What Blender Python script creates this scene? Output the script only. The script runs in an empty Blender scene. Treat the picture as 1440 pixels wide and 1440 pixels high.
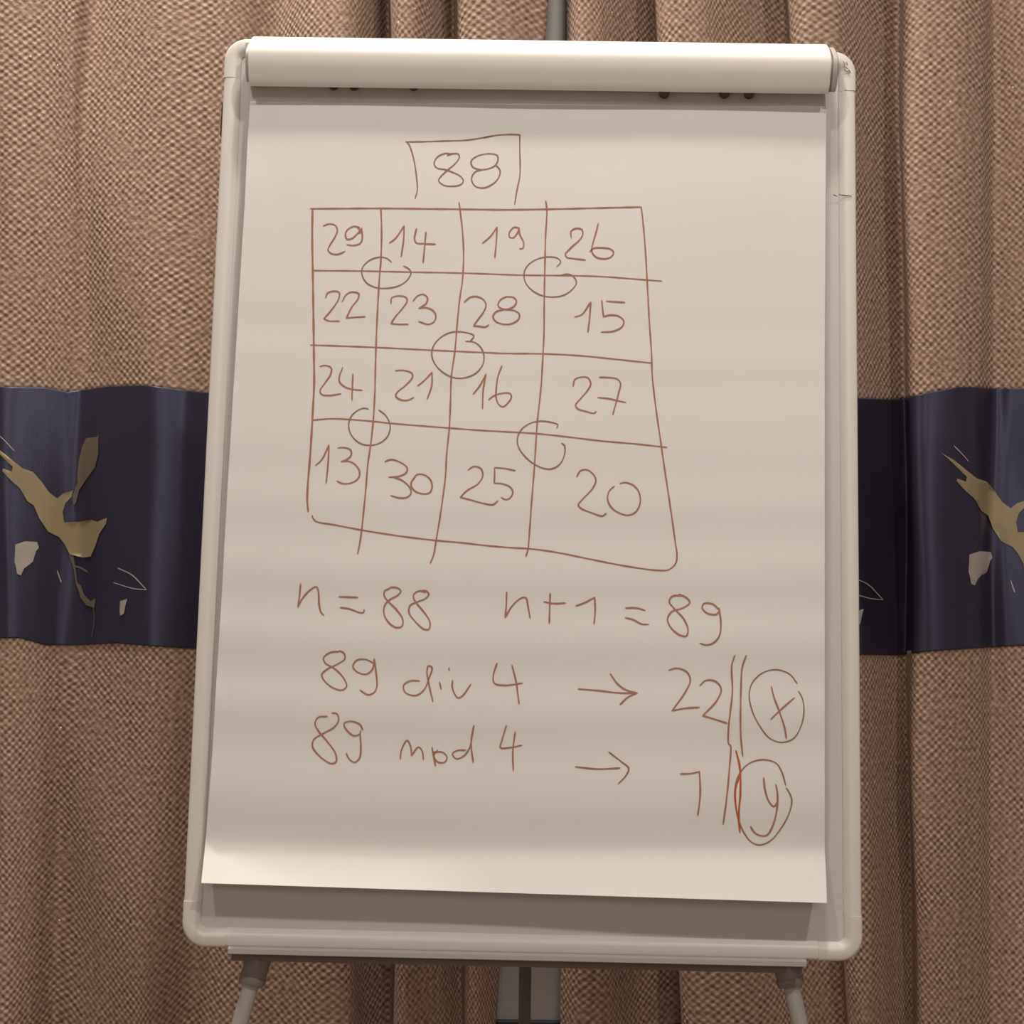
import bpy, bmesh, math, random
import numpy as np
from mathutils import Vector, Matrix
from mathutils.bvhtree import BVHTree
from mathutils.geometry import delaunay_2d_cdt

random.seed(4)
S = bpy.context.scene
C = S.collection
# ------------------------------------------------------------------ camera
F = 1900.0                                   # focal length in pixels of the 1440 frame
CAM = np.array([0.0, 0.0, 1.45])
PITCH, ROLL = math.radians(1.5), math.radians(0.9)
fw = np.array([0, math.cos(PITCH), math.sin(PITCH)])
up0 = np.array([0, -math.sin(PITCH), math.cos(PITCH)])
rt0 = np.array([1.0, 0, 0])
RT = math.cos(ROLL) * rt0 + math.sin(ROLL) * up0
UP = -math.sin(ROLL) * rt0 + math.cos(ROLL) * up0
cd = bpy.data.cameras.new('camera'); cam = bpy.data.objects.new('camera', cd); C.objects.link(cam)
cd.sensor_width = 36; cd.lens = F / 1440 * 36; cd.clip_start = 0.05
M = Matrix.Identity(4)
for i in range(3):
    M[i][0], M[i][1], M[i][2], M[i][3] = RT[i], UP[i], -fw[i], CAM[i]
cam.matrix_world = M
S.camera = cam
S.view_settings.view_transform = 'Standard'; S.view_settings.look = 'None'
S.view_settings.exposure = 0.0; S.view_settings.gamma = 1.0; S.view_settings.use_curve_mapping = False
# ------------------------------------------------------------------ world and lights
w = bpy.data.worlds.new('room_air'); S.world = w; w.use_nodes = True
w.node_tree.nodes['Background'].inputs[0].default_value = (1.0, 0.86, 0.77, 1)
w.node_tree.nodes['Background'].inputs[1].default_value = 0.21

def lamp(name, loc, target, energy, size, col, spread=160):
    l = bpy.data.lights.new(name, 'AREA'); l.shape = 'DISK'; l.size = size; l.energy = energy; l.color = col
    l.spread = math.radians(spread)
    o = bpy.data.objects.new(name, l); C.objects.link(o); o.location = loc
    o.rotation_euler = (Vector(target) - Vector(loc)).to_track_quat('-Z', 'Y').to_euler()
    return o
WARM = (1.0, 0.905, 0.81)
LAMPS = [  # position, aim, watts, size
 ((-0.85, -0.60, 3.76), (0, 1.5, 1.4), 13.5, 0.15),
 ((1.00, -0.60, 3.76), (0, 1.5, 1.4), 17.5, 0.15),
 ((0.12, 0.82, 3.76), (0, 1.5, 1.4), 18, 0.24),
 ((-0.80, 1.66, 3.76), (-0.60, 2.0, 1.7), 34, 0.20),
 ((1.05, 1.45, 3.76), (0.9, 2.0, 1.4), 2, 0.20),
 ((0.2, -4.2, 3.4), (0, 1.5, 1.0), 24, 1.2),  # unseen broad fill added in front, lifts the shaded areas
]
for p_, q_, e_, s_ in LAMPS: lamp('ceiling_spot_or_fill', p_, q_, e_, s_, WARM)

# ------------------------------------------------------------------ pixel helpers
def ray(px, py):
    d = fw + RT * ((px - 720) / F) + UP * (-(py - 720) / F)
    return d
def at_y(px, py, Y):
    d = ray(px, py); return CAM + d * ((Y - CAM[1]) / d[1])
# board pose (camera space: x right, y down, z forward)
RB = np.array([[0.9998, -0.022, -0.0007], [0.0219, 0.993, 0.1158], [-0.0018, -0.1158, 0.9933]])
TB = np.array([0.0208, -0.0318, 1.4508])
BW, BH = 0.70, 0.9795
def c2w(v): return RT * v[0] - UP * v[1] + fw * v[2]
BU, BV, BN = c2w(RB[:, 0]), -c2w(RB[:, 1]), -c2w(RB[:, 2])      # right, up, towards the viewer
BO = CAM + c2w(TB)
def bp(u, v, n=0.0): return BO + BU * u + BV * v + BN * n
def on_board(px, py, n=0.0):
    d = ray(px, py); o = BO + BN * n
    return CAM + d * (np.dot(o - CAM, BN) / np.dot(d, BN))
def buv(px, py, n=0.0):
    p = on_board(px, py, n) - BO
    return float(p @ BU), float(p @ BV)

# ------------------------------------------------------------------ materials
def mat(name, col, rough=0.6, metal=0.0, spec=0.5, noise=0.0, nscale=40, bump=0.0, bscale=200):
    m = bpy.data.materials.new(name); m.use_nodes = True
    nt = m.node_tree; b = nt.nodes['Principled BSDF']
    b.inputs['Roughness'].default_value = rough; b.inputs['Metallic'].default_value = metal
    b.inputs['Specular IOR Level'].default_value = spec
    tc = nt.nodes.new('ShaderNodeTexCoord')
    n = nt.nodes.new('ShaderNodeTexNoise'); n.inputs['Scale'].default_value = nscale; n.inputs['Detail'].default_value = 3
    nt.links.new(tc.outputs['Object'], n.inputs['Vector'])
    mx = nt.nodes.new('ShaderNodeMix'); mx.data_type = 'RGBA'
    mx.inputs[6].default_value = (*[c * (1 - noise) for c in col], 1)
    mx.inputs[7].default_value = (*[min(1, c * (1 + noise)) for c in col], 1)
    nt.links.new(n.outputs['Fac'], mx.inputs[0]); nt.links.new(mx.outputs[2], b.inputs['Base Color'])
    if bump:
        n2 = nt.nodes.new('ShaderNodeTexNoise'); n2.inputs['Scale'].default_value = bscale
        nt.links.new(tc.outputs['Object'], n2.inputs['Vector'])
        bu = nt.nodes.new('ShaderNodeBump'); bu.inputs['Strength'].default_value = bump; bu.inputs['Distance'].default_value = 0.002
        nt.links.new(n2.outputs['Fac'], bu.inputs['Height']); nt.links.new(bu.outputs[0], b.inputs['Normal'])
    return m

PAPER = mat('white_paper', (0.80, 0.79, 0.775), 0.85, noise=0.012, nscale=9, spec=0.2, bump=0.05, bscale=60)
PAPER2 = mat('pad_paper', (0.74, 0.72, 0.70), 0.85, noise=0.02, nscale=20, spec=0.2)
STRIP = mat('binding_paper', (0.70, 0.66, 0.63), 0.8, noise=0.03, nscale=30, spec=0.2)
FRAME = mat('pale_lacquered_aluminium', (0.73, 0.71, 0.68), 0.36, noise=0.015, nscale=20, spec=0.5)
CORNER = mat('pale_plastic', (0.70, 0.68, 0.64), 0.42, noise=0.01)
PANEL = mat('enamel_whiteboard', (0.60, 0.59, 0.58), 0.24, noise=0.02, nscale=10, spec=0.5)
CLAMP = mat('white_clamp_lacquer', (0.84, 0.82, 0.79), 0.45, noise=0.012, nscale=14, spec=0.4)
CAP = mat('grey_plastic', (0.46, 0.44, 0.42), 0.5)
TRAY = mat('tray_metal', (0.50, 0.47, 0.44), 0.45, noise=0.02)
BAR = mat('shadow_toned_bar', (0.17, 0.14, 0.12), 0.6, noise=0.05)  # grey metal, with the shadow below the tray put into the colour
LEG = mat('grey_leg_lacquer', (0.42, 0.40, 0.37), 0.42, noise=0.02)
COLLAR = mat('shade_toned_collar', (0.22, 0.19, 0.17), 0.5)  # tone darkened to stand in for shade under the tray
DARK = mat('dark_plastic', (0.06, 0.045, 0.04), 0.5)
PEG = mat('brown_peg_plastic', (0.115, 0.085, 0.075), 0.6)
REARLEG = mat('shadow_toned_leg', (0.10, 0.085, 0.08), 0.5)  # leg toned dark in place of the board's shadow on it
RED = mat('red_brown_ink', (0.41, 0.20, 0.15), 0.8, noise=0.22, nscale=55, spec=0.1)
BROWN = mat('thin_brown_ink', (0.33, 0.195, 0.155), 0.8, noise=0.18, nscale=55, spec=0.1)
ORANGE = mat('fresh_red_ink', (0.50, 0.12, 0.06), 0.8, noise=0.15, nscale=60, spec=0.1)
BLACK = mat('dark_ink', (0.10, 0.08, 0.085), 0.7)
NAVY = mat('navy_satin', (0.031, 0.025, 0.044), 0.40, noise=0.08, nscale=30, spec=0.6, bump=0.08, bscale=400)
_b = NAVY.node_tree.nodes['Principled BSDF']
_b.inputs['Anisotropic'].default_value = 0.85; _b.inputs['Roughness'].default_value = 0.42
_b.inputs['Anisotropic Rotation'].default_value = 0.25
_b.inputs['Specular Tint'].default_value = (0.55, 0.65, 1.0, 1)
_t = NAVY.node_tree.nodes.new('ShaderNodeTangent'); _t.direction_type = 'UV_MAP'; _t.uv_map = 'cloth'
NAVY.node_tree.links.new(_t.outputs[0], _b.inputs['Tangent'])
GOLD = mat('gold_print', (0.275, 0.222, 0.128), 0.5, noise=0.25, nscale=22)
OLIVE = mat('dull_olive_print', (0.125, 0.105, 0.075), 0.5, noise=0.2, nscale=30)
SILVER = mat('silver_print', (0.36, 0.33, 0.30), 0.5, noise=0.25, nscale=40)
WALL = mat('grey_wall_paint', (0.52, 0.50, 0.48), 0.7, noise=0.03, nscale=6)
CARPET = mat('brown_carpet', (0.30, 0.22, 0.17), 0.95, noise=0.3, nscale=160, bump=0.4)
CEIL = mat('ceiling_paint', (0.6, 0.56, 0.5), 0.9, noise=0.02)
SILL = mat('dark_blue_rail', (0.03, 0.03, 0.045), 0.5)

def weave_material():
    m = bpy.data.materials.new('coarse_basket_weave'); m.use_nodes = True
    nt = m.node_tree; N = nt.nodes; L = nt.links; b = N['Principled BSDF']
    b.inputs['Roughness'].default_value = 0.72; b.inputs['Specular IOR Level'].default_value = 0.25
    uv = N.new('ShaderNodeUVMap'); uv.uv_map = 'cloth'
    wn = N.new('ShaderNodeTexNoise'); wn.inputs['Scale'].default_value = 40; wn.inputs['Detail'].default_value = 2
    L.new(uv.outputs[0], wn.inputs['Vector'])
    sc = N.new('ShaderNodeVectorMath'); sc.operation = 'MULTIPLY_ADD'
    L.new(wn.outputs['Color'], sc.inputs[0]); sc.inputs[1].default_value = (0.0045, 0.0045, 0); L.new(uv.outputs[0], sc.inputs[2])
    sp = N.new('ShaderNodeSeparateXYZ'); L.new(sc.outputs[0], sp.inputs[0])
    def mth(op, a, bb=None):
        n = N.new('ShaderNodeMath'); n.operation = op
        for i, x in enumerate((a, bb)):
            if x is None: continue
            if isinstance(x, (int, float)): n.inputs[i].default_value = x
            else: L.new(x, n.inputs[i])
        return n.outputs[0]
    Q = 0.0112
    cu = mth('COSINE', mth('MULTIPLY', sp.outputs[0], 2 * math.pi / Q))
    cv = mth('COSINE', mth('MULTIPLY', sp.outputs[1], 2 * math.pi / (Q * 1.0)))
    pr = mth('MULTIPLY', cu, cv)                      # -1 .. 1, staggered bumps
    amp = N.new('ShaderNodeTexNoise'); amp.inputs['Scale'].default_value = 130; amp.inputs['Detail'].default_value = 3
    L.new(uv.outputs[0], amp.inputs['Vector'])
    big = N.new('ShaderNodeTexNoise'); big.inputs['Scale'].default_value = 16; big.inputs['Detail'].default_value = 2
    L.new(uv.outputs[0], big.inputs['Vector'])
    h = mth('ADD', mth('MULTIPLY', pr, mth('MULTIPLY', big.outputs['Fac'], 1.0)), mth('MULTIPLY', mth('SUBTRACT', amp.outputs['Fac'], 0.5), 1.7))
    cr = N.new('ShaderNodeValToRGB'); L.new(mth('ADD', mth('MULTIPLY', h, 0.5), 0.5), cr.inputs[0])
    e = cr.color_ramp.elements
    e[0].position = 0.12; e[0].color = (0.105, 0.062, 0.046, 1)
    e[1].position = 0.9; e[1].color = (0.61, 0.465, 0.36, 1)
    k = e.new(0.40); k.color = (0.255, 0.172, 0.128, 1)
    k = e.new(0.66); k.color = (0.415, 0.293, 0.222, 1)
    # rare thread glints, painted into the colour as pale specks
    vo = N.new('ShaderNodeTexVoronoi'); vo.inputs['Scale'].default_value = 55; L.new(uv.outputs[0], vo.inputs['Vector'])
    spk = mth('MULTIPLY', mth('LESS_THAN', vo.outputs['Distance'], 0.075),
              mth('GREATER_THAN', mth('FRACT', mth('MULTIPLY', vo.outputs['Color'], 7.3)), 0.93))
    mx = N.new('ShaderNodeMix'); mx.data_type = 'RGBA'; L.new(spk, mx.inputs[0]); L.new(cr.outputs[0], mx.inputs[6])
    mx.inputs[7].default_value = (0.9, 0.8, 0.7, 1)
    L.new(mx.outputs[2], b.inputs['Base Color'])
    bu = N.new('ShaderNodeBump'); bu.inputs['Strength'].default_value = 0.55; bu.inputs['Distance'].default_value = 0.0018
    L.new(h, bu.inputs['Height']); L.new(bu.outputs[0], b.inputs['Normal'])
    b.inputs['Sheen Weight'].default_value = 0.08
    return m
WEAVE = weave_material()

# ------------------------------------------------------------------ object helpers
def root(name, loc, label=None, cat=None, group=None, kind=None):
    o = bpy.data.objects.new(name, None); C.objects.link(o); o.location = loc; o.empty_display_size = 0.05
    if label: o['label'] = label
    if cat: o['category'] = cat
    if group: o['group'] = group
    if kind: o['kind'] = kind
    o['_origin'] = list(map(float, loc))
    return o
def origin(p):
    while p.parent: p = p.parent
    return np.array(p['_origin'])
def obj(name, verts, faces, material, parent=None, smooth=False, label=None, kind=None):
    off = origin(parent) if parent else np.zeros(3)
    me = bpy.data.meshes.new(name)
    me.from_pydata([tuple(np.asarray(v, float) - off) for v in verts], [], faces)
    bm = bmesh.new(); bm.from_mesh(me)
    bmesh.ops.recalc_face_normals(bm, faces=bm.faces)
    bm.to_mesh(me); bm.free()
    if smooth:
        for p in me.polygons: p.use_smooth = True
    me.materials.append(material)
    o = bpy.data.objects.new(name, me); C.objects.link(o)
    if parent: o.parent = parent
    if label: o['label'] = label
    if kind: o['kind'] = kind
    return o
def auto(o, ang=35):
    me = o.data
    for p in me.polygons: p.use_smooth = True
    me.set_sharp_from_angle(angle=math.radians(ang))
def bev(o, width=0.0015, seg=2):
    m = o.modifiers.new('bevel', 'BEVEL'); m.width = width; m.segments = seg; m.limit_method = 'ANGLE'; m.angle_limit = math.radians(30)
    auto(o); return o
def sweep(sections, closed_ends=True):
    """sections: list of rings (same length) -> verts, faces"""
    n = len(sections[0]); V = [p for s in sections for p in s]; Fc = []
    for i in range(len(sections) - 1):
        for j in range(n):
            k = (j + 1) % n
            Fc.append((i * n + j, i * n + k, (i + 1) * n + k, (i + 1) * n + j))
    if closed_ends:
        Fc.append(tuple(range(n))[::-1]); Fc.append(tuple((len(sections) - 1) * n + j for j in range(n)))
    return V, Fc
def bbox(u0, u1, v0, v1, n0, n1):
    return sweep([[bp(u, v0, n0), bp(u, v1, n0), bp(u, v1, n1), bp(u, v0, n1)] for u in (u0, u1)])
def tube(a, b, r0, r1=None, n=24, rings=None):
    a, b = np.asarray(a, float), np.asarray(b, float); r1 = r0 if r1 is None else r1
    d = (b - a) / np.linalg.norm(b - a); x = np.cross(d, [0.3, 1, 0.1]); x /= np.linalg.norm(x); y = np.cross(d, x)
    prof = rings or [(0, r0), (1, r1)]
    secs = [[a + (b - a) * t + r * (x * math.cos(2 * math.pi * k / n) + y * math.sin(2 * math.pi * k / n)) for k in range(n)] for t, r in prof]
    return sweep(secs)
def catmull(P, step):
    P = [np.asarray(p, float) for p in P]
    if len(P) == 2:
        n = max(2, int(np.linalg.norm(P[1] - P[0]) / step)); return [P[0] + (P[1] - P[0]) * i / n for i in range(n + 1)]
    Q = [2 * P[0] - P[1]] + P + [2 * P[-1] - P[-2]]
    out = []
    for i in range(1, len(Q) - 2):
        p0, p1, p2, p3 = Q[i - 1:i + 3]
        # centripetal parametrisation keeps tight curves clean
        t0 = 0; t1 = t0 + max(1e-4, np.linalg.norm(p1 - p0)) ** .5; t2 = t1 + max(1e-4, np.linalg.norm(p2 - p1)) ** .5
        t3 = t2 + max(1e-4, np.linalg.norm(p3 - p2)) ** .5
        n = max(2, int(np.linalg.norm(p2 - p1) / step))
        for k in range(n):
            t = t1 + (t2 - t1) * k / n
            A1 = (t1 - t) / (t1 - t0) * p0 + (t - t0) / (t1 - t0) * p1
            A2 = (t2 - t) / (t2 - t1) * p1 + (t - t1) / (t2 - t1) * p2
            A3 = (t3 - t) / (t3 - t2) * p2 + (t - t2) / (t3 - t2) * p3
            B1 = (t2 - t) / (t2 - t0) * A1 + (t - t0) / (t2 - t0) * A2
            B2 = (t3 - t) / (t3 - t1) * A2 + (t - t1) / (t3 - t1) * A3
            out.append((t2 - t) / (t2 - t1) * B1 + (t - t1) / (t2 - t1) * B2)
    out.append(P[-1]); return out

# ------------------------------------------------------------------ room shell
YC = 2.02                                     # mean distance of the curtains
YW = 2.085
def quad_box(x0, x1, y0, y1, z0, z1):
    return sweep([[np.array([x, y0, z0]), np.array([x, y1, z0]), np.array([x, y1, z1]), np.array([x, y0, z1])] for x in (x0, x1)])
obj('wall_back', *quad_box(-3.2, 3.2, YW, YW + 0.1, 0, 3.86), WALL, kind='structure')
obj('floor', *quad_box(-3.2, 3.2, -5.0, YW + 0.1, -0.06, 0), CARPET, kind='structure')
obj('ceiling', *quad_box(-3.2, 3.2, -5.0, YW + 0.1, 3.86, 3.94), CEIL, kind='structure')
zr = at_y(765, 1436, YW - 0.008)[2]
o = obj('trim_1', *quad_box(-2.4, 2.4, YW - 0.008, YW, zr - 0.05, zr), SILL, kind='structure'); bev(o, 0.003)
# low casing strip seen in the curtain gap
o = obj('trim_2', *quad_box(-2.4, 2.4, YW - 0.02, YW, 0, 0.10), CEIL, kind='structure'); bev(o, 0.003)

# ------------------------------------------------------------------ curtains
LEFT = [  # (x at frame top, depth cm, x at frame bottom, depth cm)
 (-820, 0, -820, 0), (-760, 4, -765, 3), (-700, -2, -695, -1), (-640, 3, -640, 4), (-570, -1, -575, 0), (-510, 4, -505, 3), (-450, 0, -455, -2), (-390, 3, -390, 3), (-330, 0, -330, 0), (-270, 3, -275, 3), (-200, -1, -205, -1), (-150, 3, -150, 3), (-90, 2.5, -95, 3), (-45, 0.5, -45, -.5), (-10, 3, -15, 3.5), (20, 3.2, 8, 4.4), (75, 2.2, 40, 1.5), (108, 2.4, 74, -2.2),
 (128, 0.2, 100, -0.5), (165, 1.6, 140, 2.5), (225, 3.4, 195, 4.8), (290, 3, 225, 3.0), (345, 1.8, 268, -2.2), (395, -1.5, 310, 1.6), (435, 4, 385, 2.0),
 (480, 6, 445, 4.8), (503, 4.2, 490, 4), (525, -1.5, 515, -1), (545, -5.8, 552, -5.8), (549, 3.5, 556, 3.6), (562, 6.5, 570, 6), (585, 6.5, 590, 4.5),
 (602, 3, 610, 2.5), (618, -1.5, 632, 0), (637, -5.8, 652, -1.5), (641, 4, 660, 1.8), (668, 7, 670, 2.8), (720, 6.5, 683, 2.4), (773, 3.5, 697, 1)]
RIGHT = [(797, 2, 791, 2), (815, 6.5, 815, 5), (843, 6, 852, 4.6), (860, 3.6, 872, 2), (885, -1, 905, -2.5), (917, -5.8, 956, -5.8), (921, 3.5, 961, 3),
 (942, 6.8, 990, 4.8), (985, 6.6, 1050, 4.8), (1010, 4.4, 1095, 2), (1050, -0.5, 1130, -.5), (1101, -5.8, 1185, -2.5), (1106, 3.8, 1194, 1.5),
 (1130, 6.8, 1210, 3.2), (1172, 6.6, 1228, 3.4), (1192, 4.2, 1240, 1.5), (1220, -0.5, 1258, -1.5), (1264, -5.8, 1283, -3), (1269, 3.0, 1290, 1.5),
 (1295, 5.4, 1312, 3.6), (1350, 5.2, 1350, 3.6), (1380, 2.6, 1375, 2.6), (1397, -2.4, 1392, 1.2), (1422, -1.4, 1415, 2), (1465, 0.6, 1460, 2.5),
 (1520, 3, 1520, 3), (1590, -1, 1590, -1), (1650, 3, 1650, 3), (1720, 0, 1720, 0), (1770, 2, 1770, 2), (1830, -1, 1835, -2), (1890, 4, 1885, 3), (1950, 0, 1955, 0), (2010, 3, 2010, 4), (2075, -2, 2070, -1), (2140, 4, 2145, 3), (2200, 0, 2200, 0), (2260, 2, 2260, 3)]
TOPE = [(-400, 549), (0, 548), (60, 548.5), (95, 556), (150, 547), (205, 546), (290, 556), (720, 558), (1205, 564.5), (1265, 565.5), (1300, 557), (1350, 549), (1440, 549.5), (1800, 549)]
BOTE = [(-400, 893), (0, 893), (30, 893), (70, 903), (110, 903), (160, 900), (280, 909), (720, 912), (1205, 917), (1265, 917), (1300, 912), (1360, 908), (1440, 903), (1800, 903)]
def lerp(tab, x): return float(np.interp(x, [a for a, _ in tab], [b for _, b in tab]))
ZT, ZB = at_y(720, 0, YC)[2], at_y(720, 1440, YC)[2]
def build_curtain(tab, label):
    def prof(ix, iz, row):
        P = [(t[ix], t[iz] * 10.0) for t in tab]
        out = []
        Q = [np.array(p, float) for p in P]; Q = [2 * Q[0] - Q[1]] + Q + [2 * Q[-1] - Q[-2]]
        for i in range(1, len(Q) - 2):
            for k in range(8):
                t = k / 8; p0, p1, p2, p3 = Q[i - 1:i + 3]
                m1, m2 = (p2 - p0) * .40, (p3 - p1) * .40
                out.append((2*t**3-3*t**2+1)*p1 + (t**3-2*t**2+t)*m1 + (-2*t**3+3*t**2)*p2 + (t**3-t**2)*m2)
        out.append(Q[-2])
        return [at_y(p[0], row, YC - p[1] / 1000.0)[:2] for p in out], [p[0] for p in out]
    T, tx = prof(0, 1, 0); B, bx = prof(2, 3, 1440)
    n = len(T)
    def pt(j, z):
        t = (ZT - z) / (ZT - ZB); t = min(1.35, max(-0.25, t)); 
        p = T[j] + (B[j] - T[j]) * t
        wob = 0.0025 * math.sin(z * 7 + j * .11) + 0.0018 * math.sin(z * 13.7 + j * .23)
        return np.array([p[0] + wob, p[1] + wob * .8, z])
    U = [0.0]
    for j in range(1, n): U.append(U[-1] + float(np.linalg.norm(pt(j, 1.5)[:2] - pt(j - 1, 1.5)[:2])))
    zt = []; zb = []
    for j in range(n):
        px1 = tx[j] + (bx[j] - tx[j]) * .38; px2 = tx[j] + (bx[j] - tx[j]) * .63
        Y = pt(j, 1.5)[1]
        zt.append(at_y(px1, lerp(TOPE, px1), Y)[2]); zb.append(at_y(px2, lerp(BOTE, px2), Y)[2])
    xm = (T[0][0] + T[-1][0]) / 2
    R = root('curtain', (xm, YC, 0.0), label, 'curtain', 'pair of drawn curtains behind the flip chart')
    def sheet(name, za, zc, rows, material, dy=0.0, lab=None):
        V = []; UVs = []
        for r in range(rows + 1):
            for j in range(n):
                a = za if isinstance(za, float) else za[j]; c = zc if isinstance(zc, float) else zc[j]
                tt = (0, 0.004, 0.012)[r] if r < 3 else ((0.988, 0.996, 1)[r - rows + 2] if r > rows - 3 else (r - 2) / (rows - 4))
                z = a + (c - a) * tt
                p = pt(j, z); p[1] -= dy; V.append(p); UVs.append((U[j], z))
        Fc = [(r * n + j, r * n + j + 1, (r + 1) * n + j + 1, (r + 1) * n + j) for r in range(rows) for j in range(n - 1)]
        off = origin(R)
        me = bpy.data.meshes.new(name); me.from_pydata([tuple(v - off) for v in V], [], Fc)
        lay = me.uv_layers.new(name='cloth')
        for lp in me.loops: lay.data[lp.index].uv = UVs[lp.vertex_index]
        for p in me.polygons: p.use_smooth = True
        me.materials.append(material)
        o = bpy.data.objects.new(name, me); C.objects.link(o); o.parent = R
        if lab: o['label'] = lab
        s = o.modifiers.new('thickness', 'SOLIDIFY'); s.thickness = 0.0005 if material is NAVY else 0.0018; s.offset = 1
        return o, V, Fc
    sheet('upper_fabric', 3.80, zt, 30, WEAVE)
    sheet('lower_fabric', zb, 0.02, 24, WEAVE)
    zt2 = [z + 0.004 for z in zt]; zb2 = [z - 0.004 for z in zb]
    band, V, Fc = sheet('satin_band', zt2, zb2, 16, NAVY, 0.002, 'navy satin band with a gold and silver print')
    bvh = BVHTree.FromPolygons([Vector(v) for v in V], Fc)
    return R, band, bvh
Lc, Lband, Lbvh = build_curtain(LEFT, 'brown woven curtain with navy band to the left of the flip chart')
Rc, Rband, Rbvh = build_curtain(RIGHT, 'brown woven curtain with navy band to the right of the flip chart')

def k3(pts): return [(x / 3.2735, 500 + y / 3.2735) for x, y in pts]
MOTIF = [
 ('gold_print', GOLD, k3([(-62,400),(0,435),(60,485),(105,520),(150,535),(190,580),(225,630),(262,658),(290,635),(335,620),(330,650),(300,680),(287,720),(295,768),(360,765),(425,757),(450,765),(495,747),(490,775),(460,820),(440,880),(420,925),(385,930),(322,915),(295,865),(270,835),(220,810),(180,750),(155,690),(125,670),(90,610),(50,575),(12,532),(15,520),(55,535),(58,512),(0,455),(-30,425)])),
 ('olive_print', OLIVE, k3([(455,360),(450,375),(400,380),(380,420),(365,480),(358,540),(352,600),(337,640),(338,690),(350,680),(365,620),(400,570),(440,515),(455,450)])),
 ('silver_print', SILVER, k3([(70,870),(115,855),(170,858),(178,885),(165,900),(150,950),(110,980),(95,1012),(78,1005),(72,970),(66,950)])),
 ('silver_print', SILVER, k3([(555,1130),(588,1120),(580,1150),(572,1190),(555,1197),(553,1170)])),
 ('silver_print', OLIVE, k3([(358,1045),(375,1060),(390,1100),(420,1130),(443,1118),(437,1160),(400,1150),(370,1110)])),
]
MOTIF_L = [
 ('silver_print', SILVER, 1.7, k3([(545,978),(610,1010),(650,1050),(676,1078)])),
 ('silver_print', SILVER, 1.5, k3([(676,1078),(620,1073),(525,1045)])),
 ('silver_print', SILVER, 2.0, k3([(262,990),(280,1042)])),
 ('silver_print', SILVER, 1.3, k3([(0,370),(30,400),(65,440)])),
 ('olive_print', OLIVE, 2.6, k3([(322,920),(345,985),(355,1050),(375,1100)])),
 ('olive_print', OLIVE, 3.0, k3([(335,925),(345,968),(370,975),(405,995)])),
 ('olive_print', OLIVE, 1.0, k3([(432,1150),(437,1220),(425,1295)])),
]
def drape_factory(bvh, dx, dy):
    def f(px, py, lift):
        d = Vector(ray(px + dx, py + dy)).normalized()
        hit, nrm, _, _ = bvh.ray_cast(Vector(CAM), d)
        if hit is None: return None
        if nrm.dot(d) > 0: nrm = -nrm
        return np.array(hit + nrm * lift)
    return f
def patch(poly, f, lift, step=5.0):
    P = [Vector(p) for p in poly]; n = len(P)
    xs = [p[0] for p in poly]; ys = [p[1] for p in poly]
    def inside(x, y):
        c = False
        for i in range(n):
            x1, y1 = poly[i]; x2, y2 = poly[i - 1]
            if (y1 > y) != (y2 > y) and x < (x2 - x1) * (y - y1) / (y2 - y1) + x1: c = not c
        return c
    y = min(ys)
    while y < max(ys):
        x = min(xs)
        while x < max(xs):
            if inside(x, y): P.append(Vector((x, y)))
            x += step
        y += step
    v, e, fc, *_ = delaunay_2d_cdt(P, [(i, (i + 1) % n) for i in range(n)], [], 1, 1e-4)
    W = [f(p.x, p.y, lift) for p in v]
    fc = [t for t in fc if all(W[i] is not None for i in t) and
          max(np.linalg.norm(W[t[0]] - W[t[1]]), np.linalg.norm(W[t[1]] - W[t[2]]), np.linalg.norm(W[t[0]] - W[t[2]])) < 0.05]
    par = list(range(len(W)))
    def fd(i):
        while par[i] != i: i = par[i]
        return i
    for t in fc:
        par[fd(t[0])] = fd(t[1]); par[fd(t[1])] = fd(t[2])
    if fc:
        cn = {}
        for t in fc: cn[fd(t[0])] = cn.get(fd(t[0]), 0) + 1
        best = max(cn, key=cn.get); fc = [t for t in fc if fd(t[0]) == best]
    W = [p if p is not None else np.zeros(3) for p in W]
    used = sorted({i for t in fc for i in t}); mp = {o: i for i, o in enumerate(used)}
    return [W[i] for i in used], [tuple(mp[i] for i in t) for t in fc]
def ribbon(pts, width, f, lift, step=2.2, smooth=True):
    c = catmull(pts, step); n = len(c); V = []; Fc = []
    for i in range(n):
        a = c[max(0, i - 1)]; b = c[min(n - 1, i + 1)]; t = b - a; L = np.hypot(*t)
        t = t / L if L > 1e-6 else np.array([1, 0]); q = np.array([-t[1], t[0]])
        wd = width / 2 * (0.9 + 0.12 * math.sin(i * .37 + pts[0][0]))
        if i in (0, n - 1): wd *= 0.55
        for s in (-1, 1):
            p = c[i] + q * s * wd
            if i == 0: p = p - t * width * .3
            if i == n - 1: p = p + t * width * .3
            V.append(f(p[0], p[1], lift))
    for i in range(n - 1):
        q4 = (2 * i, 2 * i + 1, 2 * i + 3, 2 * i + 2)
        if all(V[k] is not None for k in q4) and max(np.linalg.norm(V[q4[0]] - V[q4[3]]), np.linalg.norm(V[q4[0]] - V[q4[1]])) < 0.05: Fc.append(q4)
    runs = [[]]
    for q4 in Fc:
        if runs[-1] and q4[0] != runs[-1][-1][3]: runs.append([])
        runs[-1].append(q4)
    Fc = max(runs, key=len)
    V = [p if p is not None else np.zeros(3) for p in V]
    used = sorted({i for t in Fc for i in t}); mp = {o: i for i, o in enumerate(used)}
    return [V[i] for i in used], [tuple(mp[i] for i in t) for t in Fc]
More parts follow.
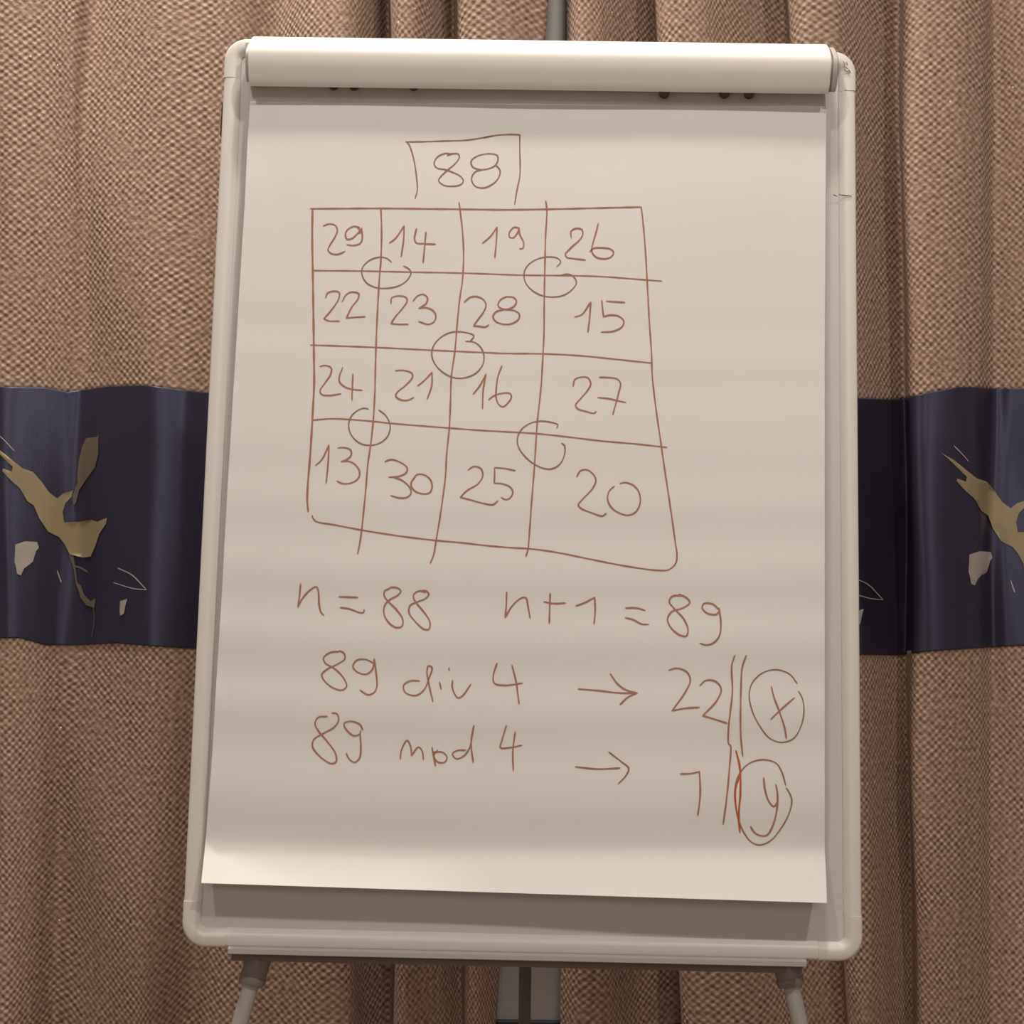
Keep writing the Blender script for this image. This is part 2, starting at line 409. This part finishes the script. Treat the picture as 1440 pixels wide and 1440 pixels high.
for band, bvh, dx, dy in ((Lband, Lbvh, 0, 0), (Rband, Rbvh, 1341, 14), (Rband, Rbvh, 1034, 14), (Lband, Lbvh, -307, 0)):
    f = drape_factory(bvh, dx, dy)
    for name, m, poly in MOTIF:
        V, Fc = patch(poly, f, 0.0012)
        if Fc: obj(name, V, Fc, m, band, True)
    for name, m, wd, pl in MOTIF_L:
        V, Fc = ribbon(pl, wd, f, 0.0014)
        if Fc: obj(name, V, Fc, m, band, True)

# ------------------------------------------------------------------ flip chart
foot = bp(0, -BH / 2, 0)
chart = root('flip_chart', (foot[0], foot[1] + 0.05, 0.0), 'white framed flip chart easel on grey legs in front of the curtains', 'flip chart')
hw, hh, RAD = BW / 2, BH / 2, 0.024
FWD = 0.0185                                   # frame width
# panel
o = obj('board_panel', *bbox(-hw + 0.006, hw - 0.006, -hh + 0.006, hh - 0.006, -0.012, 0.0), PANEL, chart, label='glossy pale grey writing surface')
PROF = [(0.0, -0.016), (0.0, 0.0032), (0.0010, 0.0050), (0.0030, 0.0060), (0.0100, 0.0063), (0.0132, 0.0056), (0.0145, 0.0042), (FWD - 0.001, 0.0022), (FWD, 0.0004), (FWD, -0.010)]
def frame_ring(cu, cv, du, dv, grow=0.0):
    """profile ring at outer point (cu,cv) with inward direction (du,dv)"""
    return [bp(cu + du * (a - grow), cv + dv * (a - grow), b + (grow if b > 0 else 0)) for a, b in PROF]
CL = 0.045                                     # length of corner piece along each side
for s in (-1, 1):
    o = obj('frame_rail', *sweep([frame_ring(-hw + CL, s * hh, 0, -s), frame_ring(hw - CL, s * hh, 0, -s)]), FRAME, chart); auto(o, 50)
    o = obj('frame_rail', *sweep([frame_ring(s * hw, -hh + CL, -s, 0), frame_ring(s * hw, hh - CL, -s, 0)]), FRAME, chart); auto(o, 50)
for su in (-1, 1):
    for sv in (-1, 1):
        secs = [frame_ring(su * hw, sv * (hh - CL), -su, 0, 0.0006)]
        cu, cv = su * (hw - RAD), sv * (hh - RAD)
        for k in range(13):
            a = math.pi / 2 * k / 12
            du, dv = math.cos(a), math.sin(a)
            secs.append([bp(cu + su * du * max(RAD - p + .0006, 0.0055), cv + sv * dv * max(RAD - p + .0006, 0.0055), q + (0.0006 if q > 0 else 0)) for p, q in PROF])
        secs.append(frame_ring(su * (hw - CL), sv * hh, 0, -sv, 0.0006))
        o = obj('frame_corner', *sweep(secs), CORNER, chart, label='rounded pale plastic corner piece'); auto(o, 50)

# clamp bar: rounded white profile standing off the board, ends measured on its own front plane
CN = 0.040
uL = buv(351, 85, CN)[0]; uR = buv(1166, 92, CN)[0]
vT = buv(760, 57, 0.022)[1]; vB = buv(760, 122.5, 0.042)[1]
vm = (vT + vB) / 2; hv = (vT - vB) / 2
cp = [(vm + hv * a_, n_) for a_, n_ in catmull([(-1, .0350), (-.88, .0392), (-.6, .0445), (-.3, .0485), (0, .0503), (.2, .0490), (.45, .0435), (.7, .0365), (.9, .0285), (.98, .0235), (1, .0200)], 0.06)]
ring = [(vB + 0.0082, 0.0165)] + cp + [(vT, 0.0165)]
tilt = buv(1166, 92, CN)[1] - buv(351, 85, CN)[1]
SKEW = 0.0024                                  # the bar hangs a touch askew on its hinge
def cring(u, s=1.0):
    dv = SKEW * u / 0.3 - 0.0002
    return [bp(u, vm + (v - vm) * s + dv, 0.0165 + (n - 0.0165) * s) for v, n in ring]
o = obj('clamp_bar', *sweep([cring(uL + 0.0012, .97), cring(uL, 0.99), cring(uL + 0.0003, 1)] + [cring(uL + (uR - uL) * k / 20, 1) for k in range(1, 20)] + [cring(uR - 0.0003, 1), cring(uR, .985)]), CLAMP, chart, label='thick rounded white clamp bar')
auto(o, 40); clamp = o
for s, u0, q in ((-1, uL, .5), (1, uR, 1)):
    o = obj('end_cap', *sweep([cring(u0 + s * 0.001, .78), cring(u0 + s * 0.0030 * q, .78), cring(u0 + s * 0.0031 * q, .90 if q == 1 else .80), cring(u0 + s * 0.0075 * q, .90 if q == 1 else .80), cring(u0 + s * 0.0090 * q, .84 if q == 1 else .74)]), CAP, clamp, label='grey plastic end cap'); auto(o, 35)
# clamp arms that carry the bar on the frame
for s, u0 in ((-1, uL), (1, uR)):
    o = obj('clamp_arm', *bbox(min(u0 + s * .001, u0 + s * .008), max(u0 + s * .001, u0 + s * .008), vm + hv * .15, vm + hv * .6, 0.0, 0.03), CAP, chart); bev(o, .001)
# pegs that hold the pad, half hidden under the bar
for px, py in ((468, 115.5), (497, 116), (581, 116.5), (935, 127.5), (1020, 127.5), (1055, 128)):
    u, v = buv(px, py, 0.0222); r = 0.0058
    a = bp(u, v, 0.0142); b_ = bp(u, v, 0.0222)
    V, Fc = tube(a, b_, r, rings=[(0, r), (.8, r), (1, r * .75)], n=20)
    o = obj('peg', V, Fc, PEG, chart, label='dark peg under the clamp bar'); auto(o)
# dark clip on the outer side of the left rail
u, v0 = buv(316, 192, -0.004); _, v1 = buv(316, 144, -0.004)
o = obj('side_clip', *bbox(-hw - 0.0032, -hw + 0.003, v0, v1, -0.015, -0.003), DARK, chart, label='small dark clip on the left rail'); bev(o, .001)
# ink marks on the right rail and small emblem on the corner
def bflat(px, py, lift): return on_board(px, py, 0.0088 + lift)
rails = [c for c in chart.children if c.name.startswith('frame_rail')]
def mark(parent, name, strokes, wd, m, f=bflat):
    V = []; Fc = []
    for i, s in enumerate(strokes):
        a, b_ = ribbon(s, wd, f, 0.00012 * i, 1.5); k = len(V); V += a; Fc += [tuple(x + k for x in q) for q in b_]
    return obj(name, V, Fc, m, parent)
mark(rails[3], 'ink_mark', [[(1180, 273.5), (1182, 274.5)], [(1183, 274.5), (1190, 275), (1198, 276)], [(1172, 274), (1177, 276)]], 1.8, BLACK, lambda x, y, l: on_board(x, y, 0.0078 + l))
cr = [c for c in chart.children if c.name.startswith('frame_corner')][3]
mark(cr, 'emblem_mark', [[(1185, 86), (1188, 89), (1187, 93)], [(1190, 87), (1192, 92)], [(1187, 97), (1191, 101), (1194, 99), (1196, 103)], [(1193, 97), (1195, 101), (1192, 103)], [(1186, 93), (1192, 97)]], 1.3, BLACK)

# pen tray under the lower frame
uA = buv(323, 1345, 0.0)[0]; uB = buv(1131, 1352, 0.0)[0]; vb = -hh
o = obj('pen_tray', *sweep([[bp(u, vb + .001, -.012), bp(u, vb + .001, .0085), bp(u, vb - .001, .0105), bp(u, vb - .0055, .0105), bp(u, vb - .0062, .009), bp(u, vb - .003, .004), bp(u, vb - .003, -.012)] for u in (uA, uB)]), TRAY, chart, label='narrow pale tray lip under the board'); auto(o, 40)
o = obj('cross_bar', *bbox(uA - .002, uB + .002, vb - .0185, vb + .012, -.040, -.0165), BAR, chart, label='bar behind the lower edge, coloured dark for its shadow'); bev(o, .002)
# front legs
def front_leg(px0, py0, px1, py1):
    p0 = on_board(px0, py0, -0.028); d = on_board(px1, py1, -0.024) - p0
    end = p0 + d * (p0[2] - 0.02) / (-d[2])
    top = p0 - d / np.linalg.norm(d) * 0.030
    V, Fc = tube(top, end, 0.0096, rings=[(0, .0085), (.01, .0085), (1, .0085)], n=28)
    leg = obj('leg', V, Fc, LEG, chart, label='grey tubular front leg'); auto(leg)
    dn = d / np.linalg.norm(d)
    V, Fc = tube(top - dn * .012, p0 + dn * 0.002, .014, rings=[(0, .0125), (.05, .0135), (.80, .0135), (.83, .0145), (.93, .0145), (1, .0130)], n=28)
    o = obj('leg_collar', V, Fc, COLLAR, leg, label='grey collar, coloured darker for the shade under the tray'); auto(o)
    V, Fc = tube(end - dn * .03, end + dn * .016, .011, rings=[(0, .010), (.1, .0115), (.9, .0125), (1, .010)], n=24)
    o = obj('rubber_foot', V, Fc, DARK, leg); auto(o)
front_leg(354, 1381, 337, 1440)
front_leg(1112, 1384, 1125, 1440)
# rear leg
a = bp(0.0, 0.05, -0.03); q = at_y(738, 1400, a[1] + 0.17)
d = (q - a); e = a + d * (a[2] - 0.02) / (-d[2])
V, Fc = tube(a, e, .0075, n=20); leg = obj('leg', V, Fc, REARLEG, chart, label='rear leg behind the board, coloured dark for the shadow there'); auto(leg)
V, Fc = tube(e + np.array([0, 0, .03]), e - np.array([0, 0, .018]), .012, n=20); auto(obj('rubber_foot', V, Fc, DARK, leg))
o = obj('leg_hinge', *bbox(-.03, .03, .03, .09, -.045, -.012), BAR, chart); bev(o, .003)

# ------------------------------------------------------------------ paper pad
LE = [(143, 352), (200, 348), (288, 344), (400, 337), (486, 332), (600, 325), (700, 319), (848, 311), (967, 303.5), (1066, 298), (1181, 289), (1245, 282.5)]
RE = [(148, 1162), (300, 1161), (500, 1160), (700, 1160), (967, 1160), (1194, 1160), (1235, 1162), (1270, 1163)]
BR_ = [(143, 0), (170, 0.0), (200, .1), (235, .40), (290, .1), (350, .05), (405, 0), (440, -.3), (475, .35), (520, -.2), (560, .25), (600, 0), (640, -.35), (682, .2), (722, -.55),
       (776, .4), (822, -.8), (870, .55), (918, -.9), (968, .55), (1018, -.8), (1070, .4), (1105, 0), (1150, -1.15), (1180, -.5), (1192, 2.4), (1205, 5.2), (1245, 5.4), (1300, 6.0)]
yy = np.arange(120, 1320, 2.0)
bb = np.interp(yy, [a for a, _ in BR_], [b for _, b in BR_])
kern = np.array([1, 2, 3, 4, 3, 2, 1], float); kern /= kern.sum(); bb = np.convolve(np.pad(bb, 3, 'edge'), kern, 'valid')
K = 0.10
hint = np.cumsum(bb) * 2.0 * (0.98 / 1270) * K
def height(px, py):
    t = py - 0.019 * (px - 400) - 5 * math.sin((px - 300) / 190.0)
    base = 0.0170 + 0.0032 * min(1, max(0, (t - 480) / 680.0)) ** 1.3
    u = (px - 720) / 440.0
    mod = 1 + 0.15 * math.sin(px / 120.0 + py / 210.0)
    h = base + float(np.interp(t, yy, hint)) 
    h += 0.0006 * math.sin(px / 75.0 + py / 160.0)
    return h
def sheet_pt(px, py, lift=0.0): return on_board(px, py, height(px, py) + lift)
pad = root('paper_pad', tuple(bp(0, hh - .07, 0.01)), 'large white paper pad with red handwriting clamped to the flip chart', 'paper pad')
NR, NC = 280, 36
V = []
for r in range(NR + 1):
    t = (0, 0.0006, 0.003)[r] if r < 3 else ((0.997, 0.9994, 1)[r - NR + 2] if r > NR - 3 else 0.003 + 0.994 * (r - 2) / (NR - 4))
    yl = 143 + (1242 - 143) * t; yr = 150 + (1270 - 150) * t
    xl = lerp(LE, yl); xr = lerp(RE, yr)
    for c in range(NC + 1):
        s = (0, 0.0012, 0.005)[c] if c < 3 else ((0.995, 0.9988, 1)[c - NC + 2] if c > NC - 3 else 0.005 + 0.99 * (c - 2) / (NC - 4))
        px = xl + (xr - xl) * s; py = yl + (yr - yl) * s
        V.append(sheet_pt(px, py))
Fc = [(r * (NC + 1) + c, r * (NC + 1) + c + 1, (r + 1) * (NC + 1) + c + 1, (r + 1) * (NC + 1) + c) for r in range(NR) for c in range(NC)]
sheet = obj('front_sheet', V, Fc, PAPER, pad, True, label='top sheet written on in red ink')
n0 = Vector(BN)
if sheet.data.polygons[100].normal.dot(n0) < 0: sheet.data.flip_normals()
so = sheet.modifiers.new('thickness', 'SOLIDIFY'); so.thickness = 0.0004; so.offset = -1
# block of pages below
def blk(name, pl, n0_, n1_, m, label=None):
    secs = []
    for n_ in (n0_, n1_):
        secs.append([on_board(x, y, n_) for x, y in pl])
    o = obj(name, *sweep(secs), m, pad, label=label); bev(o, .0005); return o
blk('page_block', [(354, 150), (1156, 158), (1152, 1215), (303, 1190)], 0.0008, 0.0135, PAPER2)
blk('binding_strip', [(350, 109), (1160, 117), (1161, 152), (352, 146)], 0.0008, 0.0140, STRIP, 'bound upper margin of the pad')

# ------------------------------------------------------------------ handwriting
def A(*p): return [(420 + x / 5.143, 170 + y / 5.143) for x, y in p]
def B(*p): return [(680 + x / 5.143, 170 + y / 5.143) for x, y in p]
def Cc(*p): return [(420 + x / 5.143, 420 + y / 5.143) for x, y in p]
def D(*p): return [(680 + x / 5.143, 420 + y / 5.143) for x, y in p]
def E(*p): return [(400 + x / 5.143, 620 + y / 5.143) for x, y in p]
def Ff(*p): return [(680 + x / 4, 620 + y / 4) for x, y in p]
def G(*p): return [(410 + x / 4, 880 + y / 4) for x, y in p]
def H(*p): return [(780 + x / 3.6, 880 + y / 3.6) for x, y in p]
W = []   # (name, material, width, strokes)
W += [
('drawn_box', BROWN, 2.2, [A((775,152),(900,150),(1050,145),(1200,140),(1300,127),(1400,108)) + B((0,122),(100,103),(190,98),(265,100)),
   A((778,150),(800,175),(835,290),(855,430),(858,500),(843,560)), B((262,102),(262,200),(265,330),(262,400),(240,510),(225,605))]),
('handwritten_number', BROWN, 2.3, [A((1075,250),(1110,238),(1155,240),(1162,262),(1140,300),(1085,350),(1030,400),(1012,432),(1050,465),(1110,472),(1170,462),(1192,435),(1170,400),(1110,370),(1060,352),(1000,340),(980,312),(1000,265),(1060,235),(1110,240)),
   A((1350,238),(1290,255),(1248,290),(1258,332),(1320,352),(1385,342),(1425,318),(1442,280),(1437,250),(1400,238),(1350,238)),
   A((1330,352),(1275,370),(1250,420),(1275,470),(1330,485),(1390,465),(1437,425),(1458,370),(1450,345),(1425,320))]),
('grid_line', RED, 2.5, [A((85,635),(350,633),(600,632),(900,635),(1170,638),(1337,640)) + B((150,642),(450,638),(800,630),(1140,622))]),
('grid_line', RED, 3.2, [A((100,640),(98,850),(102,1080),(105,1280)) + Cc((108,200),(110,400),(112,600),(103,800),(92,1000),(78,1200)) + E((170,300),(165,430),(172,510))]),
('grid_line', RED, 2.6, [A((595,635),(600,800),(595,1000),(583,1150),(575,1286)) + Cc((565,200),(558,400),(550,700),(538,900),(520,1060),(500,1200)) + E((590,330),(560,630),(545,740),(530,815))]),
('grid_line', RED, 2.5, [A((1160,590),(1168,650),(1185,800),(1193,950),(1185,1150),(1165,1286)) + Cc((1145,200),(1130,380),(1105,560),(1098,750),(1090,930),(1070,1130)) + E((1165,250),(1130,520),(1097,720),(1080,820),(1055,885))]),
('grid_line', RED, 2.5, [B((450,580),(458,640),(448,850),(443,1100),(439,1286)) + D((437,250),(430,400),(415,650),(390,880),(378,1050)) + Ff((285,160),(270,350),(255,560),(250,610),(238,650))]),
('grid_line', RED, 2.5, [B((1140,622),(1150,700),(1168,900),(1183,1150),(1190,1286)) + D((1200,180),(1215,400),(1220,550),(1245,780),(1285,1060)) + Ff((1010,100),(1040,300),(1065,470),(1080,580),(1088,640),(1080,690),(1040,725),(980,728),(870,715),(750,695),(600,665),(400,625),(265,607),(150,600),(0,587)) + E((1300,738),(1080,718),(850,690),(560,645),(350,605),(235,585),(210,565),(200,540))]),
('grid_line', RED, 2.2, [A((105,1082),(450,1085),(820,1093),(1180,1100),(1337,1105)) + B((290,1115),(600,1118),(850,1125),(1180,1150),(1290,1158))]),
('grid_line', RED, 2.3, [Cc((85,335),(250,340),(560,352),(960,372),(1320,388)) + D((150,395),(430,398),(700,412),(950,437),(1215,465))]),
('grid_line', RED, 2.3, [Cc((105,878),(230,868),(350,872),(540,887),(660,900),(1090,935),(1337,953)) + D((380,975),(600,998),(850,1028),(1100,1050),(1325,1075))]),
('drawn_circle', BROWN, 2.2, [A((670,1020),(640,995),(590,985),(510,1010),(460,1065),(458,1110),(490,1170),(560,1205),(640,1210),(730,1190),(790,1145),(812,1095),(790,1065),(760,1050))]),
('drawn_circle', BROWN, 2.1, [B((530,1055),(558,1020),(540,995),(480,983),(400,995),(330,1035),(295,1090),(300,1160),(345,1220),(420,1262),(500,1273),(580,1260),(640,1220),(672,1170),(650,1125),(610,1108),(570,1112))]),
('drawn_circle', BROWN, 2.3, [Cc((1240,310),(1268,268),(1200,243),(1120,240),(1050,265),(985,325),(962,400),(985,470),(1040,530),(1120,570),(1200,572),(1280,540),(1330,480),(1340,410),(1315,350),(1270,315),(1210,308))]),
('drawn_circle', BROWN, 2.2, [Cc((505,798),(470,792),(420,812),(375,860),(362,930),(390,1000),(450,1048),(520,1060),(590,1042),(640,1000),(662,940),(655,890),(625,840),(580,805))]),
('drawn_circle', BROWN, 2.2, [D((530,932),(538,912),(480,892),(410,885),(340,900),(275,945),(245,1010),(252,1070),(290,1130),(350,1185),(420,1222),(480,1232),(530,1215),(570,1170),(588,1110),(585,1060),(565,1045))]),
]
def num(st, wd=2.5, m=None, name='handwritten_number'): W.append((name, m or RED, wd, st))
num([A((180,758),(220,745),(265,755),(280,790),(262,840),(225,900),(212,935),(235,958),(280,965),(333,945)), A((440,770),(400,762),(350,790),(338,825),(350,855),(385,850),(425,815),(455,775)), A((455,775),(460,850),(445,885),(400,900),(350,895)), A((425,775),(455,800),(430,815))])
num([A((658,882),(700,850),(762,760)), A((762,760),(760,850),(742,980)), A((852,780),(838,855),(850,882),(900,888),(988,892)), A((920,805),(912,900),(900,1025))], 2.7)
num([B((-7,885),(50,835),(97,768)), B((97,768),(92,880),(82,988)), B((258,775),(220,770),(185,810),(188,840),(215,845),(250,800),(258,775)), B((255,775),(262,820),(290,880),(285,920),(262,925))])
num([B((635,845),(632,800),(665,778),(710,785),(718,820),(695,860),(640,910),(590,960)), B((590,960),(600,985),(650,995),(735,1005)), B((830,742),(810,820),(785,910),(785,950),(815,985),(870,997),(920,985),(942,950),(920,928),(870,918),(800,920),(768,945))])
num([Cc((195,-8),(210,-41),(260,-54),(292,-46),(290,0),(250,65),(183,145)), Cc((183,145),(215,160),(295,162)), Cc((315,20),(345,-30),(385,-48),(435,-35),(430,0),(385,60),(345,140)), Cc((345,140),(400,135),(480,130))])
num([Cc((668,35),(672,-5),(720,-20),(775,-10),(785,15),(755,65),(700,130),(668,180)), Cc((668,180),(720,185),(792,185)), Cc((828,15),(860,-20),(900,-32),(930,-10),(925,30),(870,70)), Cc((870,70),(920,65),(970,85),(992,120),(980,165),(940,185),(870,165))])
num([Cc((1198,25),(1240,-10),(1290,-15),(1340,10),(1355,50),(1335,100),(1290,160),(1265,198)), Cc((1265,198),(1310,200),(1350,205),(1375,190)), D((165,-15),(120,10),(105,50),(130,72),(180,75),(225,50),(238,15),(215,-10),(165,-15)), D((150,78),(90,95),(68,130),(90,165),(150,185),(210,178),(255,145),(258,110),(220,85),(150,78))])
num([D((660,132),(710,115),(775,25)), D((775,25),(768,130),(755,242)), D((855,12),(862,80),(868,130)), D((868,130),(920,118),(985,130),(1015,165),(1000,205),(940,235),(852,242)), D((890,18),(1020,27))], 2.7)
num([Cc((155,490),(190,482),(235,500),(232,545),(190,610),(155,665),(165,692),(220,700),(305,688)), Cc((318,498),(295,560),(295,600),(330,635),(385,655),(460,662)), Cc((392,545),(388,650),(385,735))])
num([Cc((700,520),(760,518),(820,540),(822,570),(775,625),(710,680),(702,705),(735,730),(785,735),(832,715)), Cc((862,630),(910,590),(965,532)), Cc((965,532),(962,630),(930,725))])
num([Cc((1262,690),(1310,630),(1355,545)), Cc((1355,545),(1335,660),(1330,795)), D((132,487),(105,560),(92,650),(92,720),(110,765),(140,782),(180,750),(202,710),(190,685),(140,683),(80,700),(38,730))])
num([D((648,632),(660,585),(700,568),(755,572),(775,615),(755,660),(700,725),(665,770),(680,795),(740,815),(800,828),(815,815)), D((838,568),(900,570),(965,580),(990,610),(975,690),(935,838)), D((828,715),(900,722),(960,735),(1028,750))])
num([E((225,178),(270,135),(322,30)), E((322,30),(318,130),(302,305)), E((388,50),(430,48),(478,65),(482,105),(450,135),(412,148)), E((412,148),(470,148),(520,180),(545,230),(530,275),(480,305),(420,308),(380,290))])
num([E((728,150),(770,135),(840,155),(888,195),(880,230),(830,255),(755,262)), E((790,262),(850,285),(905,335),(915,380),(885,408),(830,412),(770,395)), E((945,265),(925,285),(915,320),(940,360),(1000,382),(1050,375),(1068,335),(1055,280),(1010,245),(960,243),(930,275))])
num([E((1328,210),(1370,185),(1420,200),(1435,250),(1400,310),(1320,360),(1272,408)), E((1272,408),(1340,425),(1440,452)) + Ff((55,358),(80,337)), Ff((178,167),(120,155),(62,150)), Ff((62,150),(62,200),(60,238)), Ff((60,238),(100,240),(150,260),(165,290),(150,320),(125,330),(100,318))])
num([Ff((525,200),(545,168),(580,162),(615,185),(632,220),(615,265),(560,325),(533,360),(545,377),(610,405),(670,422),(690,407)), Ff((735,255),(705,285),(698,330),(720,375),(770,408),(820,417),(860,395),(882,340),(870,280),(835,245),(790,234),(768,240))])
EQ = 'handwritten_equation'
num([E((117,1035),(110,1110),(98,1200)), E((98,1200),(130,1140),(190,1075),(232,1055),(245,1090),(252,1190),(265,1240),(285,1262)), E((395,1127),(530,1132)), E((405,1205),(470,1215),(540,1240),(570,1242),(577,1222)),
 E((765,1065),(725,1085),(722,1120),(755,1165),(810,1220),(855,1290),(850,1340),(810,1350),(755,1315),(720,1250),(725,1190),(760,1150),(820,1115),(842,1085),(815,1062),(765,1058)),
 E((1020,1095),(975,1085),(935,1110),(935,1140),(960,1180),(1010,1240),(1052,1310),(1045,1362),(1010,1362),(940,1300),(900,1240),(910,1190),(960,1165),(1020,1140),(1045,1110),(1025,1085),(990,1085))], 2.7, None, EQ)
num([Ff((130,850),(128,920),(122,993)), Ff((122,993),(160,930),(210,885),(238,883),(250,930),(262,998)), Ff((340,905),(400,915),(460,912)), Ff((375,858),(372,940),(370,1025)), Ff((520,928),(570,910),(625,880)), Ff((625,880),(628,950),(622,1028)),
 Ff((800,940),(860,940),(908,953)), Ff((798,995),(840,1005),(890,1030),(928,1032)), Ff((1125,870),(1060,875),(1045,905),(1075,945),(1125,1000),(1150,1060),(1140,1098),(1100,1090),(1050,1045),(1035,1000),(1060,960),(1120,940),(1160,910),(1145,885),(1100,862)),
 Ff((1325,950),(1290,918),(1240,915),(1230,940),(1260,970),(1310,975),(1328,955)), Ff((1325,940),(1335,1030),(1325,1100),(1290,1138),(1250,1148),(1218,1138))], 2.7, None, EQ)
num([G((270,145),(220,150),(180,180),(190,210),(240,240),(290,290),(310,340),(285,362),(235,350),(185,310),(170,275),(200,245),(260,215),(300,185),(295,155),(270,140)), G((460,210),(420,190),(365,195),(345,230),(370,260),(420,272),(455,245),(465,185)), G((465,185),(475,260),(480,340),(465,375),(430,388),(385,362)),
 G((720,310),(670,310),(630,335),(640,375),(700,392),(745,360),(775,290),(790,235),(770,225),(762,260),(775,340),(795,425)), G((832,318),(842,357)), G((885,238),(887,250)), G((905,308),(905,350),(935,405),(960,395),(1008,330)), G((1155,212),(1135,280),(1140,322),(1200,335),(1298,322)), G((1240,222),(1262,310),(1280,438))], 2.6, None, EQ)
num([G((200,510),(150,515),(132,550),(150,590),(200,650),(248,720),(250,765),(225,775),(165,740),(118,680),(125,640),(180,605),(240,570),(265,530),(255,495),(228,490)), G((400,585),(385,555),(330,537),(295,550),(305,580),(350,618),(385,608),(388,590)), G((385,605),(390,680),(382,745),(355,768),(325,750),(308,718)),
 G((612,750),(618,700),(650,645),(670,680),(675,730)), G((675,730),(715,682),(735,705),(742,752)), G((790,685),(800,740),(810,788)), G((820,700),(800,730),(820,765),(860,768),(875,740),(850,712),(800,710)),
 G((980,700),(930,702),(905,720),(925,748),(965,735),(1000,690),(1025,562)), G((1025,562),(1010,660),(1022,768)), G((1208,562),(1185,640),(1175,685),(1230,685),(1295,672)), G((1258,598),(1245,700),(1247,815))], 2.6, None, EQ)
num([H((120,320),(220,328),(330,340),(415,340)), H((282,243),(315,290),(355,322),(418,340)), H((418,340),(370,362),(332,398))], 2.7, None, 'drawn_arrow')
num([H((105,714),(220,725),(330,720)), H((275,640),(340,690),(375,722),(360,760),(322,800))], 2.6, BROWN, 'drawn_arrow')
num([H((578,225),(620,215),(670,235),(687,275),(665,330),(595,430)), H((595,430),(660,418),(732,413)), H((735,303),(765,277),(815,282),(843,320),(820,380),(750,455)), H((750,455),(800,470),(872,493))], 2.8)
num([H((637,750),(690,748),(733,738)), H((733,738),(737,850),(725,958))], 2.8)
num([H((912,150),(897,200),(900,330),(890,430),(880,520),(882,600),(890,605),(885,720),(870,880),(853,1005))], 2.7, None, 'drawn_line')
num([H((970,150),(950,210),(943,330),(942,550),(952,660))], 2.7, None, 'drawn_line')
num([H((918,632),(938,720),(940,850),(932,960),(938,1045))], 3.0, ORANGE, 'drawn_line')
num([H((1097,308),(1110,360),(1140,440),(1165,520),(1173,570)), H((1213,365),(1150,420),(1095,472))], 2.6, None, 'handwritten_letter')
num([H((1058,770),(1065,830),(1085,890),(1110,915),(1130,890)), H((1120,805),(1128,850),(1125,930),(1105,1010),(1075,1060),(1040,1062),(1010,1045),(993,1018))], 3.0, None, 'handwritten_letter')
num([H((1228,292),(1190,245),(1120,222),(1050,240),(1000,290),(985,350),(1000,430),(1040,510),(1090,570),(1150,590),(1210,570),(1250,500),(1262,430),(1255,370),(1235,332))], 2.1, BROWN, 'drawn_circle')
num([H((1170,808),(1150,740),(1120,695),(1050,678),(980,700),(930,760),(912,830),(920,930),(945,1020),(990,1090),(1035,1110),(1090,1090),(1150,1020),(1190,940),(1200,880),(1185,840),(1172,820))], 2.3, BROWN, 'drawn_circle')
num([H((935,765),(915,830),(918,920),(938,1010))], 2.8, ORANGE, 'drawn_line')
fs = lambda x, y, l: sheet_pt(x, y, 0.00025 + l)
cnt = 0
def clusters(strokes):
    """strokes whose boxes touch belong to one written character"""
    bx = [[min(p[0] for p in q) - 0.5, min(p[1] for p in q) - 5.5, max(p[0] for p in q) + 0.5, max(p[1] for p in q) + 5.5] for q in strokes]
    grp = list(range(len(strokes)))
    for i in range(len(strokes)):
        for j in range(i):
            A_, B_ = bx[i], bx[j]
            if A_[0] < B_[2] and B_[0] < A_[2] and A_[1] < B_[3] and B_[1] < A_[3]:
                g0, g1 = grp[i], grp[j]; grp = [g1 if g == g0 else g for g in grp]
    return [[strokes[i] for i in range(len(strokes)) if grp[i] == g] for g in sorted(set(grp))]
for name, m, wd, strokes in W:
    for part in (clusters(strokes) if name.startswith('handwritten') else [strokes]):
        V = []; Fc = []
        for s in part:
            cnt += 1
            a_, b_ = ribbon(s, wd, fs, 0.00001 * (cnt % 12), 2.2)
            k = len(V); V += a_; Fc += [tuple(x + k for x in q) for q in b_]
        obj({'handwritten_number': 'handwritten_digit', 'handwritten_equation': 'handwritten_character'}.get(name, name), V, Fc, m, sheet, True)

for o in S.objects:
    if '_origin' in o: del o['_origin']
